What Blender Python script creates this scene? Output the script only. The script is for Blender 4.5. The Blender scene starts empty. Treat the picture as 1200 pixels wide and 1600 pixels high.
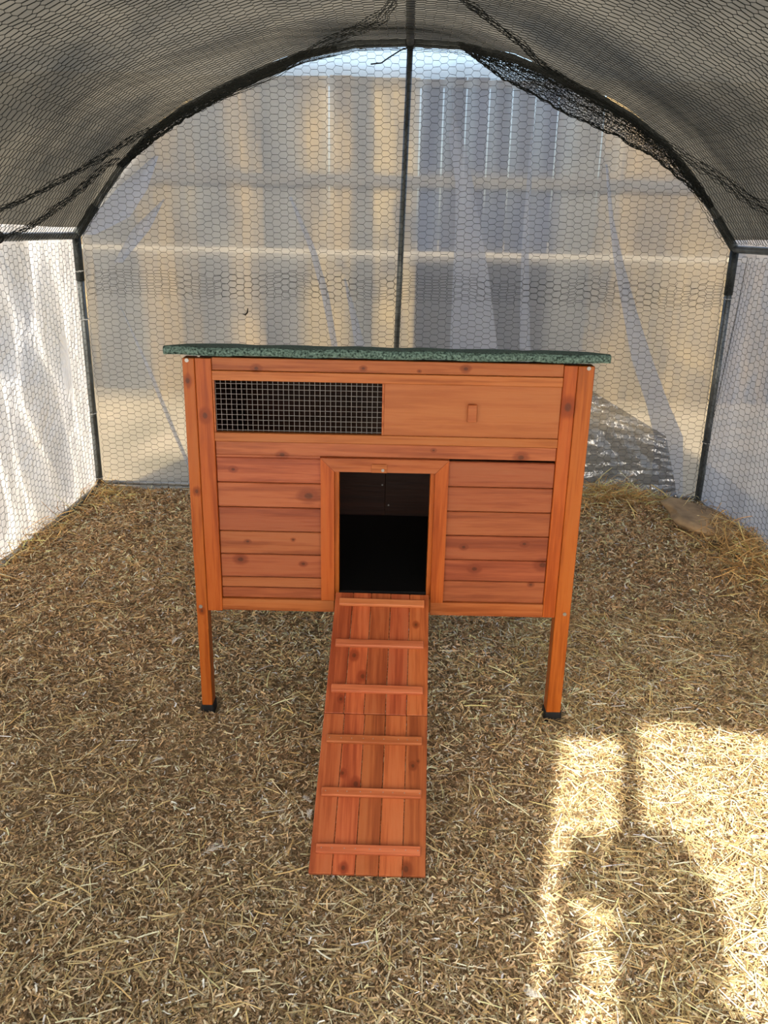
import bpy, bmesh, math, random
import numpy as np
from mathutils import Vector, Matrix
S = bpy.context.scene
C = S.collection
rng = np.random.default_rng(7)
random.seed(7)

# ------------------------------------------------------------------ camera
cd = bpy.data.cameras.new('camera'); cam = bpy.data.objects.new('camera', cd); C.objects.link(cam)
cd.sensor_fit = 'VERTICAL'; cd.sensor_height = 36.0; cd.lens = 1298.14 / 1600 * 36.0
cd.clip_start = 0.02; cd.clip_end = 300
p, y, r = 0.3284, 0.0216, 0.0205
fw = Vector((-math.sin(y)*math.cos(p), math.cos(y)*math.cos(p), -math.sin(p)))
rt = Vector((math.cos(y), math.sin(y), 0)); up = rt.cross(fw)
rt2 = math.cos(r)*rt + math.sin(r)*up; up2 = rt2.cross(fw)
M = Matrix((rt2, up2, -fw)).transposed().to_4x4()
M.translation = Vector((0.025, -1.9837, 1.2718)); cam.matrix_world = M
S.camera = cam

# ------------------------------------------------------------------ sky, sun, exposure
SUN_EL, SUN_AZ = math.radians(40), math.radians(13.7)
w = bpy.data.worlds.new('sky'); S.world = w; w.use_nodes = True
nt = w.node_tree; nt.nodes.clear()
sky = nt.nodes.new('ShaderNodeTexSky'); sky.sky_type = 'NISHITA'; sky.sun_disc = False
sky.sun_elevation = SUN_EL; sky.sun_rotation = math.pi + SUN_AZ; sky.air_density = 1.0; sky.dust_density = 3.0
bg = nt.nodes.new('ShaderNodeBackground'); bg.inputs[1].default_value = 0.54
wo = nt.nodes.new('ShaderNodeOutputWorld')
nt.links.new(sky.outputs[0], bg.inputs[0]); nt.links.new(bg.outputs[0], wo.inputs[0])
sd = bpy.data.lights.new('sun', 'SUN'); sun = bpy.data.objects.new('sun', sd); C.objects.link(sun)
sd.energy = 10.0; sd.angle = math.radians(0.9); sd.color = (1.0, 0.92, 0.80)
sdir = Vector((math.sin(SUN_AZ)*math.cos(SUN_EL), math.cos(SUN_AZ)*math.cos(SUN_EL), -math.sin(SUN_EL)))
sun.rotation_euler = sdir.to_track_quat('-Z', 'Y').to_euler(); sun.location = (-1, -6, 6)
S.view_settings.view_transform = 'Standard'; S.view_settings.look = 'None'
S.view_settings.gamma = 1.0; S.view_settings.use_curve_mapping = False
S.view_settings.exposure = 0.0

# ------------------------------------------------------------------ material helpers
def srgb(r, g, b):
    f = lambda c: (c/255/12.92) if c/255 <= .04045 else ((c/255+.055)/1.055)**2.4
    return (f(r), f(g), f(b), 1)
class NT:
    def __init__(s, name):
        s.m = bpy.data.materials.new(name); s.m.use_nodes = True; s.t = s.m.node_tree; s.t.nodes.clear()
        s.out = s.n('ShaderNodeOutputMaterial')
    def n(s, typ, **kw):
        o = s.t.nodes.new(typ)
        for k, v in kw.items(): setattr(o, k, v)
        return o
    def l(s, a, b): s.t.links.new(a, b)
    def math(s, op, a, b=None, c=None):
        o = s.n('ShaderNodeMath', operation=op)
        for i, v in enumerate((a, b, c)):
            if v is None: continue
            if isinstance(v, (int, float)): o.inputs[i].default_value = v
            else: s.l(v, o.inputs[i])
        return o.outputs[0]
    def mix(s, f, a, b, blend='MIX'):
        o = s.n('ShaderNodeMix', data_type='RGBA', blend_type=blend)
        for i, v in ((0, f), (6, a), (7, b)):
            if isinstance(v, (int, float, tuple)): o.inputs[i].default_value = v
            else: s.l(v, o.inputs[i])
        return o.outputs[2]
    def noise(s, vec, scale, detail=3, rough=.5, dist=0):
        o = s.n('ShaderNodeTexNoise'); o.inputs['Scale'].default_value = scale; o.inputs['Detail'].default_value = detail
        o.inputs['Roughness'].default_value = rough; o.inputs['Distortion'].default_value = dist
        if vec is not None: s.l(vec, o.inputs['Vector'])
        return o.outputs['Fac']
    def mapr(s, v, a, b, c=0., d=1., smooth=False):
        o = s.n('ShaderNodeMapRange'); o.interpolation_type = 'SMOOTHSTEP' if smooth else 'LINEAR'
        s.l(v, o.inputs[0])
        for i, x in enumerate((a, b, c, d)): o.inputs[i+1].default_value = x
        return o.outputs[0]
    def obj(s, scale=(1, 1, 1)):
        t = s.n('ShaderNodeTexCoord'); mp = s.n('ShaderNodeMapping'); mp.inputs['Scale'].default_value = scale
        s.l(t.outputs['Object'], mp.inputs[0]); return mp.outputs[0]
    def princ(s, col, rough=.6, metal=0., spec=.5, normal=None):
        b = s.n('ShaderNodeBsdfPrincipled')
        if isinstance(col, tuple): b.inputs['Base Color'].default_value = col
        else: s.l(col, b.inputs['Base Color'])
        if isinstance(rough, (int, float)): b.inputs['Roughness'].default_value = rough
        else: s.l(rough, b.inputs['Roughness'])
        b.inputs['Metallic'].default_value = metal; b.inputs['Specular IOR Level'].default_value = spec
        if normal is not None: s.l(normal, b.inputs['Normal'])
        return b.outputs[0]
    def bump(s, h, strength=.3, dist=.01):
        b = s.n('ShaderNodeBump'); b.inputs['Strength'].default_value = strength; b.inputs['Distance'].default_value = dist
        s.l(h, b.inputs['Height']); return b.outputs[0]
    def fin(s, sh): s.l(sh, s.out.inputs[0]); return s.m

VAL = .74
def wood(name, axis, light, mid, dark, knots=(), rough=.45, rnd=.18, cross=34., VAL=VAL):
    t = NT(name)
    tc = t.n('ShaderNodeTexCoord'); oi = t.n('ShaderNodeObjectInfo')
    # every board gets its own stretch of grain
    off = t.n('ShaderNodeVectorMath', operation='SCALE'); off.inputs[0].default_value = (3.1, 7.7, 5.3); t.l(oi.outputs['Random'], off.inputs['Scale'])
    add = t.n('ShaderNodeVectorMath', operation='ADD'); t.l(tc.outputs['Object'], add.inputs[0]); t.l(off.outputs[0], add.inputs[1])
    long_ = 1.8
    sc = {'x': (long_, cross, cross), 'z': (cross, cross, long_), 'y': (cross, long_, cross)}[axis]
    mp = t.n('ShaderNodeMapping'); mp.inputs['Scale'].default_value = sc; t.l(add.outputs[0], mp.inputs[0])
    # knots bend the grain
    kn = None; halo = None
    for (kx, kz, kr) in knots:
        sub = t.n('ShaderNodeVectorMath', operation='SUBTRACT'); t.l(tc.outputs['Object'], sub.inputs[0])
        sub.inputs[1].default_value = (kx, 0, kz) if axis != 'y' else (kx, kz, 0)
        ml = t.n('ShaderNodeVectorMath', operation='MULTIPLY'); t.l(sub.outputs[0], ml.inputs[0])
        ml.inputs[1].default_value = {'x': (.75, 0, 1), 'z': (1, 0, .75), 'y': (1, .8, 0)}[axis]
        ln = t.n('ShaderNodeVectorMath', operation='LENGTH'); t.l(ml.outputs[0], ln.inputs[0])
        k = t.mapr(ln.outputs['Value'], kr*.35, kr*.75, 1, 0, True); h = t.mapr(ln.outputs['Value'], kr*.6, kr*2.0, 1, 0, True)
        kn = k if kn is None else t.math('MAXIMUM', kn, k); halo = h if halo is None else t.math('MAXIMUM', halo, h)
    n1 = t.noise(mp.outputs[0], 1.0, 4, .55, .6)
    n2 = t.noise(mp.outputs[0], 3.6, 3, .65, .2)
    g = t.math('MULTIPLY_ADD', n2, .45, t.math('MULTIPLY', n1, .75))
    if halo is not None: g = t.math('ADD', g, t.math('MULTIPLY', halo, .24))
    # growth rings: repeated bands of the slow noise
    ring = t.math('PINGPONG', t.math('MULTIPLY', g, 7.0), 1.0)
    cr = t.n('ShaderNodeValToRGB'); t.l(t.mapr(g, .42, .78), cr.inputs[0])
    e = cr.color_ramp.elements; e[0].color = light; e[1].color = dark; m_ = e.new(.5); m_.color = mid
    col = t.mix(t.math('MULTIPLY', ring, .30), cr.outputs[0], dark)
    if halo is not None:
        col = t.mix(t.math('MULTIPLY', halo, .18), col, srgb(122, 52, 24))
        kc = t.mix(t.noise(tc.outputs['Object'], 260, 2), srgb(52, 26, 16), srgb(120, 66, 40))
        col = t.mix(t.math('MULTIPLY', kn, .75), col, kc)
    v = t.mapr(oi.outputs['Random'], 0, 1, (1-rnd)*VAL, (1+rnd*.55)*VAL)
    hsv = t.n('ShaderNodeHueSaturation'); hsv.inputs['Saturation'].default_value = 1.05; t.l(col, hsv.inputs['Color']); t.l(v, hsv.inputs['Value'])
    hn = t.math('FRACT', t.math('MULTIPLY', oi.outputs['Random'], 17.3)); t.l(t.mapr(hn, 0, 1, .497, .506), hsv.inputs['Hue'])
    return t.fin(t.princ(hsv.outputs[0], rough, 0, .35, t.bump(n2, .18, .004)))

FK = [(-.259,.737,.008),(-.194,.631,.014),(-.382,.697,.006),(-.352,.505,.005),(-.372,.455,.010),(-.21,.446,.006),(.333,.742,.010),
      (.358,.514,.006),(.234,.442,.009),(.41,.457,.012),(.383,.401,.005),(.203,.502,.006),(.116,.756,.004),(-.235,.512,.004)]
FK2 = [(-.316,.95,.007),(.185,.959,.007),(.074,.951,.003),(-.06,.955,.005)]
FKZ = [(-.481,.918,.009),(-.444,.833,.010),(.436,.872,.014),(-.478,.31,.006),(-.474,.64,.007)]
RK = [(-.050,.507,.0085),(-.027,.451,.0085),(-.0755,.39,.006),(-.062,.212,.006),(-.0315,.188,.009),(.104,.244,.003),(.093,.233,.006),(-.049,.012,.007),(.079,.013,.009),(.1,.6,.006)]
M_plank = wood('stained_plank', 'x', srgb(214,132,92), srgb(196,112,76), srgb(160,84,56), FK)
M_rail  = wood('stained_rail', 'x', srgb(222,142,92), srgb(206,120,72), srgb(166,86,46), FK2, rnd=.12)
M_stile = wood('stained_stile', 'z', srgb(216,126,70), srgb(202,108,56), srgb(166,80,38), FKZ, rnd=.12)
M_ramp  = wood('stained_ramp_board', 'y', srgb(216,130,90), srgb(194,106,70), srgb(154,76,50), RK, rnd=.20, VAL=.86)
M_cleat = wood('stained_cleat', 'x', srgb(220,142,102), srgb(204,122,84), srgb(170,92,60), (), rnd=.10, VAL=.93)
M_ply   = wood('stained_plywood', 'x', srgb(216,136,88), srgb(206,124,78), srgb(190,108,66), (), rnd=.04)
M_inner = wood('shade_brown_inner_board', 'x', srgb(84,42,24), srgb(66,33,20), srgb(50,25,15), (), rnd=.1)  # brown boards, darkened so the coop's inside shade sits in the colour

def simple(name, col, rough=.6, metal=0, spec=.5, ns=0, ncol=None, bump=0):
    t = NT(name); c = col; nn = None
    if ns:
        f = t.noise(t.obj(), ns, 4, .6)
        if ncol: c = t.mix(t.mapr(f, .35, .65), col, ncol)
        if bump: nn = t.bump(f, bump, .004)
    return t.fin(t.princ(c, rough, metal, spec, nn))
M_felt = simple('green_mineral_felt', srgb(22,42,38), .95, 0, .3, 190, srgb(128,156,144), 1.0)
M_steel = simple('galvanised_tube', srgb(98,102,100), .42, .75, .5, 14, srgb(138,142,140), .05)
M_steelL = simple('pale_galvanised_tube', srgb(190,192,190), .4, .5, .5, 18, srgb(150,152,152), .05)
M_sleeve = simple('dark_tube_sleeve', srgb(56,60,58), .5, .5, .5, 30, srgb(74,78,76), .05)
M_wire = simple('dark_coated_wire', srgb(50,52,46), .55, .1, .4)
M_wireb = simple('black_green_coated_wire', srgb(26,32,28), .6, .0, .4)
M_grid = simple('zinc_wire_grid', srgb(140,134,130), .45, .6, .5)
M_black = simple('black_plastic', srgb(14,14,14), .5, 0, .3, 60, srgb(20,20,20), .05)
M_rubber = simple('black_rubber', srgb(26,26,26), .7, 0, .3, 60, srgb(36,36,36), .1)
M_screw = simple('zinc_screw', srgb(160,156,150), .4, .7)
M_tie = simple('pale_cable_tie', srgb(205,205,200), .5)
M_feather = simple('white_down', srgb(228,226,220), .9, 0, .2)
M_rock = simple('tan_stone', srgb(200,170,130), .9, 0, .2, 9, srgb(150,126,98), .8)
M_twig = simple('dark_twig', srgb(40,34,28), .8)

def sheet(name, col, trans, transl, diff, gloss=.04, ns=3., ncol=None, bump=.25, bs=9., weave=False, aniso=(1,1,1), grough=.35, blur=0):
    """thin plastic: part clear, part milky, part reflecting"""
    t = NT(name); oc = t.obj(aniso)
    f = t.mapr(t.noise(oc, ns, 4, .55, .4), .3, .7, 0, 1, True)
    c = t.mix(f, col, ncol or col)
    b = t.bump(t.noise(oc, bs, 4, .55, 1.2), bump, .03)
    tr = t.n('ShaderNodeBsdfTranslucent'); t.l(c, tr.inputs[0]); t.l(b, tr.inputs['Normal'])
    df = t.n('ShaderNodeBsdfDiffuse'); t.l(c, df.inputs[0]); t.l(b, df.inputs['Normal'])
    gl = t.n('ShaderNodeBsdfGlossy'); gl.inputs['Roughness'].default_value = grough; t.l(b, gl.inputs['Normal'])
    tp = t.n('ShaderNodeBsdfTransparent'); tp.inputs[0].default_value = (.97, .97, .97, 1)
    tp_ = tp.outputs[0]
    def mx(fac, a, b_):
        m = t.n('ShaderNodeMixShader')
        if isinstance(fac, float): m.inputs[0].default_value = fac
        else: t.l(fac, m.inputs[0])
        t.l(a, m.inputs[1]); t.l(b_, m.inputs[2]); return m.outputs[0]
    if blur:
        rf = t.n('ShaderNodeBsdfRefraction'); rf.inputs['IOR'].default_value = 1.18; rf.inputs['Roughness'].default_value = .30; rf.inputs[0].default_value = (.97,.97,.97,1)
        tp_ = mx(float(blur), tp_, rf.outputs[0])
    s1 = mx(diff/(transl+diff), tr.outputs[0], df.outputs[0])
    s2 = mx(float(gloss), s1, gl.outputs[0])
    fac = float(trans)
    if weave:
        wv = t.n('ShaderNodeTexWave'); wv.bands_direction = 'Y'; wv.inputs['Scale'].default_value = 28; t.l(t.obj(), wv.inputs[0])
        wv.inputs['Distortion'].default_value = 1.5
        fac = t.mapr(wv.outputs['Fac'], 0, 1, trans*.5, trans*1.5)
    return t.fin(mx(fac, s2, tp_))
M_back = sheet('milky_clear_film', srgb(180,178,172), .48, .8, .25, .05, 2.0, srgb(160,162,164), .3, 7, aniso=(1.6,1,.5), grough=.3, blur=.65)
M_fold = sheet('doubled_milky_film', srgb(214,218,226), .22, .7, .5, .05, 4, None, .3, 8, grough=.3)
M_crump = sheet('crumpled_clear_film', srgb(110,112,112), .35, .6, .4, .40, 5, None, 1.0, 6, grough=.16, aniso=(1.5,1,.6))
M_left = sheet('white_film_left', srgb(236,232,224), .06, .8, .25, .06, 1.6, srgb(196,192,184), .8, 7, aniso=(1,2.4,.7), grough=.3)
M_right = sheet('grey_film_right', srgb(168,169,172), .12, .6, .35, .06, 2, srgb(146,148,154), .3, 5, aniso=(1,1.6,.8), grough=.3)
M_front = sheet('white_film_front', srgb(214,216,218), .0, .9, .1, .04, 2)
M_roof = sheet('woven_grey_cover', srgb(108,102,88), .006, .5, .6, .03, 1.6, srgb(62,61,56), .25, 3, weave=True, grough=.6)  # two-tone mottling puts tree shade into the cover colour

def vcol_mat(name, rough=.8, transl=.10):
    t = NT(name); a = t.n('ShaderNodeVertexColor'); a.layer_name = 'tone'
    b = t.princ(a.outputs[0], rough, 0, .3)
    tr = t.n('ShaderNodeBsdfTranslucent'); t.l(a.outputs[0], tr.inputs[0])
    m = t.n('ShaderNodeMixShader'); m.inputs[0].default_value = transl; t.l(b, m.inputs[1]); t.l(tr.outputs[0], m.inputs[2])
    return t.fin(m.outputs[0])
M_straw = vcol_mat('straw_and_shavings')
t = NT('bedding_base'); o = t.obj()
c = t.mix(t.mapr(t.noise(o, 130, 4, .7), .3, .7), srgb(128,108,80), srgb(206,182,142))
c = t.mix(t.mapr(t.noise(o, 2.2, 3), .4, .65, 0, .5), c, srgb(132,112,84))
M_floor = t.fin(t.princ(c, .95, 0, .2, t.bump(t.noise(o, 160, 4, .7), 1., .01)))
t = NT('outdoor_earth'); o = t.obj()
c = t.mix(t.mapr(t.noise(o, 3, 5, .6), .4, .6), srgb(176,158,126), srgb(138,126,98))
M_earth = t.fin(t.princ(c, .95, 0, .2))

# ------------------------------------------------------------------ mesh helpers
def link(name, me, mat=None, parent=None):
    if mat and not me.materials: me.materials.append(mat)
    o = bpy.data.objects.new(name, me); C.objects.link(o)
    if parent is not None: o.parent = parent
    return o
def mesh(name, v, f, mat=None, parent=None, smooth=False):
    me = bpy.data.meshes.new(name); me.from_pydata([tuple(a) for a in v], [], [tuple(a) for a in f]); me.update()
    if smooth: me.polygons.foreach_set('use_smooth', [True]*len(me.polygons))
    return link(name, me, mat, parent)
def fast_mesh(name, V, F, mat, parent=None, smooth=False, tone=None):
    """V (n,3) F (m,k) numpy"""
    me = bpy.data.meshes.new(name); k = F.shape[1]
    me.vertices.add(len(V)); me.vertices.foreach_set('co', V.astype(np.float32).ravel())
    me.loops.add(F.size); me.loops.foreach_set('vertex_index', F.astype(np.int32).ravel())
    me.polygons.add(len(F)); me.polygons.foreach_set('loop_start', (np.arange(len(F))*k).astype(np.int32))
    try: me.polygons.foreach_set('loop_total', np.full(len(F), k, np.int32))
    except Exception: pass
    if smooth: me.polygons.foreach_set('use_smooth', np.ones(len(F), bool))
    me.update(calc_edges=True)
    if tone is not None:
        at = me.color_attributes.new('tone', 'FLOAT_COLOR', 'POINT'); at.data.foreach_set('color', tone.astype(np.float32).ravel())
    return link(name, me, mat, parent)
def tag(o, label=None, cat=None, group=None, kind=None):
    if label: o['label'] = label
    if cat: o['category'] = cat
    if group: o['group'] = group
    if kind: o['kind'] = kind
    return o
def empty(name, loc=(0,0,0), rz=0):
    o = bpy.data.objects.new(name, None); C.objects.link(o); o.location = loc; o.rotation_euler = (0,0,rz); o.empty_display_size = .1; return o
def box_bm(bm, x0, x1, y0, y1, z0, z1, bev=.0012, seg=1):
    vs = [bm.verts.new((x, yy, z)) for x in (x0, x1) for yy in (y0, y1) for z in (z0, z1)]
    fs = [(0,1,3,2),(4,6,7,5),(0,4,5,1),(2,3,7,6),(0,2,6,4),(1,5,7,3)]
    faces = [bm.faces.new([vs[i] for i in f]) for f in fs]
    if bev:
        ed = {e for f in faces for e in f.edges}
        bmesh.ops.bevel(bm, geom=list(ed), offset=bev, segments=seg, affect='EDGES', profile=.5)
def board(name, x0, x1, y0, y1, z0, z1, mat, parent, bev=.0012, label=None):
    """board with its origin at its own centre-free parent origin"""
    bm = bmesh.new(); box_bm(bm, x0, x1, y0, y1, z0, z1, bev)
    bmesh.ops.recalc_face_normals(bm, faces=bm.faces)
    me = bpy.data.meshes.new(name); bm.to_mesh(me); bm.free()
    o = link(name, me, mat, parent)
    if label: o['label'] = label
    return o
def prism(name, poly, y0, y1, mat, parent, plane='xz'):
    n = len(poly); v = [(a, y0, b) for a, b in poly] + [(a, y1, b) for a, b in poly]
    f = [tuple(range(n)), tuple(range(2*n-1, n-1, -1))] + [(i, i+n, (i+1) % n+n, (i+1) % n) for i in range(n)]
    o = mesh(name, v, f, mat, parent)
    bm = bmesh.new(); bm.from_mesh(o.data); bmesh.ops.recalc_face_normals(bm, faces=bm.faces); bm.to_mesh(o.data); bm.free()
    return o
def tube_data(pts, rad, n=10, caps=True):
    P = [Vector(q) for q in pts]; V = []; F = []
    rads = rad if isinstance(rad, (list, tuple)) else [rad]*len(P)
    prev = None
    for i, q in enumerate(P):
        d = (P[min(i+1, len(P)-1)] - P[max(i-1, 0)]).normalized()
        if prev is None: a = d.orthogonal().normalized()
        else: a = (prev - d*prev.dot(d)).normalized()
        prev = a; b = d.cross(a)
        for k in range(n):
            t_ = 2*math.pi*k/n; V.append(q + (a*math.cos(t_) + b*math.sin(t_))*rads[i])
    for i in range(len(P)-1):
        for k in range(n):
            F.append((i*n+k, i*n+(k+1) % n, (i+1)*n+(k+1) % n, (i+1)*n+k))
    if caps: F.append(tuple(range(n-1, -1, -1))); F.append(tuple((len(P)-1)*n+k for k in range(n)))
    return V, F
def tube(name, pts, rad, mat, parent=None, n=10, label=None):
    V, F = tube_data(pts, rad, n); o = mesh(name, V, F, mat, parent, True)
    if label: o['label'] = label
    return o
def prisms(A, B, rad, sides=3):
    """many thin straight wires as one vertex/face array"""
    D = B - A; L = np.linalg.norm(D, axis=1, keepdims=True); D = D/np.maximum(L, 1e-9)
    ref = np.where(np.abs(D[:, 2:3]) > .8, np.array([[1., 0, 0]]), np.array([[0, 0, 1.]]))
    U = np.cross(D, ref); U /= np.linalg.norm(U, axis=1, keepdims=True); W = np.cross(D, U)
    rad = np.asarray(rad).reshape(-1, 1) if np.ndim(rad) else rad
    rings = []
    for E_ in (A, B):
        for k in range(sides):
            a = 2*math.pi*k/sides; rings.append(E_ + (U*math.cos(a)+W*math.sin(a))*rad)
    V = np.stack(rings, 1).reshape(-1, 3); n = len(A); base = (np.arange(n)*2*sides)[:, None]
    F = np.concatenate([base + np.array([[k, (k+1) % sides, sides+(k+1) % sides, sides+k]]) for k in range(sides)])
    return V, F

# ------------------------------------------------------------------ shape of the place
W2, YB, YF, HE = 1.5, 2.0, -2.15, 1.215
PROF = [(0,2.021),(.22,2.013),(.45,1.968),(.63,1.905),(.80,1.835),(.97,1.752),(1.12,1.655),(1.26,1.52),(1.37,1.385),(1.5,1.216)]
px_ = np.array([q[0] for q in PROF]); pz_ = np.array([q[1] for q in PROF])
def arch_z(x): return np.interp(np.abs(x), px_, pz_)
full = [(-a, b) for a, b in PROF[::-1]] + PROF[1:]
fa = np.array(full); seg = np.r_[0, np.cumsum(np.hypot(*np.diff(fa, axis=0).T))]; ALEN = seg[-1]
def arch_s(s): return np.interp(s, seg, fa[:, 0]), np.interp(s, seg, fa[:, 1])
def arch_n(s):
    x1, z1 = arch_s(np.clip(s-.05, 0, ALEN)); x2, z2 = arch_s(np.clip(s+.05, 0, ALEN))
    dx, dz = x2-x1, z2-z1; L = np.hypot(dx, dz); return -dz/L, dx/L      # outward
ph = rng.uniform(0, 6.28, 40)
def ground(x, yy):
    x = np.asarray(x, float); yy = np.asarray(yy, float)
    h = .006*np.sin(3.1*x+ph[0]+1.3*np.sin(2.2*yy)) + .005*np.sin(4.3*yy+ph[1]+x) + .004*np.sin(9*x+ph[2]+2*np.sin(5*yy)) + .004*np.sin(11*yy+ph[3]+2*np.sin(6*x))
    h = h + .003*np.sin(23*x+ph[4]+2*np.sin(17*yy)) + .003*np.sin(27*yy+ph[5]+2*np.sin(19*x))
    g = lambda cx, cy, rx, ry, a: a*np.exp(-((x-cx)/rx)**2-((yy-cy)/ry)**2)
    h = h + g(1.36,1.35,.24,.45,.060) + g(1.02,1.86,.32,.14,.055) + g(1.5,.9,.12,.5,.05) + g(-1.5,1.2,.10,.8,.015) + g(-1.4,1.92,.14,.10,.012)
    h = h + g(-.05,-.78,.10,.12,.008) + g(-.35,-.75,.06,.1,.014)
    h = h * (1-.75*np.exp(-((x+.02)/.16)**2-((yy+.6)/.12)**2))
    return h

# ------------------------------------------------------------------ setting: floor, walls, roof cover
def grid_surface(name, fn, us, vs, mat, parent=None, smooth=True, thick=0):
    U, Vv = np.meshgrid(us, vs, indexing='ij'); P = fn(U, Vv); P = np.stack(P, -1).reshape(-1, 3)
    nu, nv = len(us), len(vs); i, j = np.meshgrid(np.arange(nu-1), np.arange(nv-1), indexing='ij'); a = (i*nv+j).ravel()
    F = np.stack([a, a+nv, a+nv+1, a+1], 1)
    return fast_mesh(name, P, F, mat, parent, smooth)
fl = grid_surface('floor', lambda u, v: (u, v, ground(u, v)-.004), np.linspace(-1.62, 1.62, 200), np.linspace(-2.5, 2.06, 270), M_floor)
tag(fl, 'brown bedding of wood shavings and chopped straw over the ground', kind='structure')
go = mesh('ground_outside', [(-60,-60,-.06),(60,-60,-.06),(60,120,-.06),(-60,120,-.06)], [(0,1,2,3)], M_earth)
tag(go, 'bare earth and thin grass outside the tunnel', kind='structure')

def back_sheet(name, Y, mat, label, hole=None, sgn=1, ext=.012):
    xs = np.linspace(-1.5, 1.5, 61); V = []; F = []; nz = 26
    for x in xs:
        top = arch_z(x)+ext
        for k in range(nz):
            z = -.02 + (top+.02)*k/(nz-1)
            yy = Y + sgn*(.012 + .010*math.sin(5.1*x+1.7*math.sin(1.3*z))+.006*math.sin(11*x+2*z)+.012*math.sin(2.3*z+1.1)*math.cos(1.7*x))
            V.append((x, yy, z))
    for i in range(len(xs)-1):
        for k in range(nz-1):
            if hole:
                cx = (xs[i]+xs[i+1])/2; cz = (V[i*nz+k][2]+V[i*nz+k+1][2])/2
                if hole[0] < cx < hole[1] and cz < hole[2]: continue
            F.append((i*nz+k, (i+1)*nz+k, (i+1)*nz+k+1, i*nz+k+1))
    return tag(mesh(name, V, F, mat, None, True), label, kind='structure')
wb = back_sheet('wall_back', 2.045, M_back, 'milky clear plastic film closing the far end of the tunnel')

# folds of doubled film on the far wall (outline at the wall's own plane)
def fold(outline, mat, yoff, amp=.004, label=None, nh=30):
    """outline: rows (z, xl, xr) from top to bottom"""
    rows = np.array(outline); zs = np.linspace(rows[0, 0], rows[-1, 0], nh); V = []; F = []; nw = 7
    for k, z in enumerate(zs):
        xl = np.interp(-z, -rows[:, 0], rows[:, 1]); xr = np.interp(-z, -rows[:, 0], rows[:, 2])
        for j in range(nw):
            f = j/(nw-1); V.append((xl+(xr-xl)*f, 2.02-yoff-amp*math.sin(math.pi*f)+.002*math.sin(9*z+5*f), z))
    for k in range(nh-1):
        for j in range(nw-1): a = k*nw+j; F.append((a, a+1, a+nw+1, a+nw))
    o = mesh('fold', V, F, mat, wb, True)
    if label: o['label'] = label
fold([(1.86,.19,.197),(1.73,.205,.215),(1.66,.185,.25),(1.5,.225,.30),(1.3,.235,.345),(1.1,.235,.395),(.7,.235,.47),(.02,.235,.56)], M_fold, .014, label='wide pale wedge of doubled film')
fold([(1.74,.55,.56),(1.5,.545,.565),(1.2,.54,.575),(.74,.565,.615),(.02,.86,.93)], M_fold, .012)
fold([(1.56,.885,.895),(1.33,.925,.945),(1.15,.965,1.01),(.9,1.04,1.11),(.7,1.10,1.20),(.5,1.19,1.30),(.34,1.25,1.39),(.02,1.27,1.43)], M_fold, .012)
fold([(1.40,-.52,-.505),(1.18,-.43,-.40),(.98,-.375,-.34),(.75,-.33,-.30),(.02,-.20,-.16)], M_fold, .012)
fold([(1.05,-.27,-.262),(.86,-.235,-.20),(.72,-.215,-.165),(.02,-.1,-.04)], M_fold, .012)
fold([(1.56,-1.12,-1.10),(1.42,-1.30,-1.16),(1.30,-1.42,-1.25),(1.22,-1.49,-1.42)], M_fold, .012, .012)
fold([(1.38,-1.09,-1.085),(1.25,-1.24,-1.16),(1.1,-1.34,-1.3)], M_fold, .012, .012)
fold([(.9,-1.33,-1.325),(.6,-1.22,-1.20),(.3,-1.12,-1.10),(.06,-1.03,-1.01)], M_fold, .008)
# crumpled loose film low in the right corner
cr = np.linspace(0, 1, 46); cs = np.linspace(0, 1, 46)
def crf(u, v):
    x = .80+.50*u + .10*v*u; ztop = .57-.28*np.maximum(u-.2, 0); z = .02+(ztop-.02)*(1-v)
    d = .008+.012*np.abs(np.sin(9*u+5*v+2*np.sin(7*v)))+.008*np.abs(np.sin(23*u-9*v+3*np.sin(11*u)))+.006*np.abs(np.sin(31*v+8*u))
    return x, 2.01-d, z
grid_surface('loose_film', crf, cr, cs, M_crump, wb)['label'] = 'crumpled darker clear film low in the right corner'

# side films
def side_surface(sg):
    k1, k2 = (1.5, 1.5) if sg < 0 else (.8, .4)
    def fn(u, v):
        z = v; yy = u
        amp = np.sin(np.pi*np.clip(z/1.25, 0, 1))**.5
        f = .028*np.sin(5.2*yy+1.4*np.sin(1.8*z+sg)+ph[10]) + .016*np.sin(13*yy-2.4*z+1.6*np.sin(3.*z)+ph[11]) + k2*.008*np.sin(29*yy+5*z+2*np.sin(4*z+3*yy))
        f = f + .010*np.abs(np.sin(8*yy+4.5*z))*np.clip(z, 0, 1)
        ed = 1-.92*np.exp(-((yy-2.06)/.30)**2)
        x = sg*(1.518 + k1*amp*f*ed + .015*ed)
        if sg > 0: x = x - .075*np.exp(-((yy-1.55)/.22)**2)*np.clip(1.0-z/1.1, 0, 1)**.8 - .03*np.exp(-((yy-1.2)/.12)**2)*np.clip(.9-z, 0, 1)
        return x, yy, z
    return fn
grid_surface('wall_left', side_surface(-1), np.linspace(YF, 2.06, 260), np.linspace(-.05, 1.29, 50), M_left)
grid_surface('wall_right', side_surface(1), np.linspace(YF, 2.06, 260), np.linspace(-.05, 1.29, 50), M_right)
tag(bpy.data.objects['wall_left'], 'bright white creased plastic film along the left side', kind='structure')
tag(bpy.data.objects['wall_right'], 'grey-blue hanging plastic film along the right side', kind='structure')
back_sheet('wall_front', -2.2, M_front, 'white film around the open doorway at the near end', hole=(-.04, 1.02, 1.88), sgn=-1, ext=.075)

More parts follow.
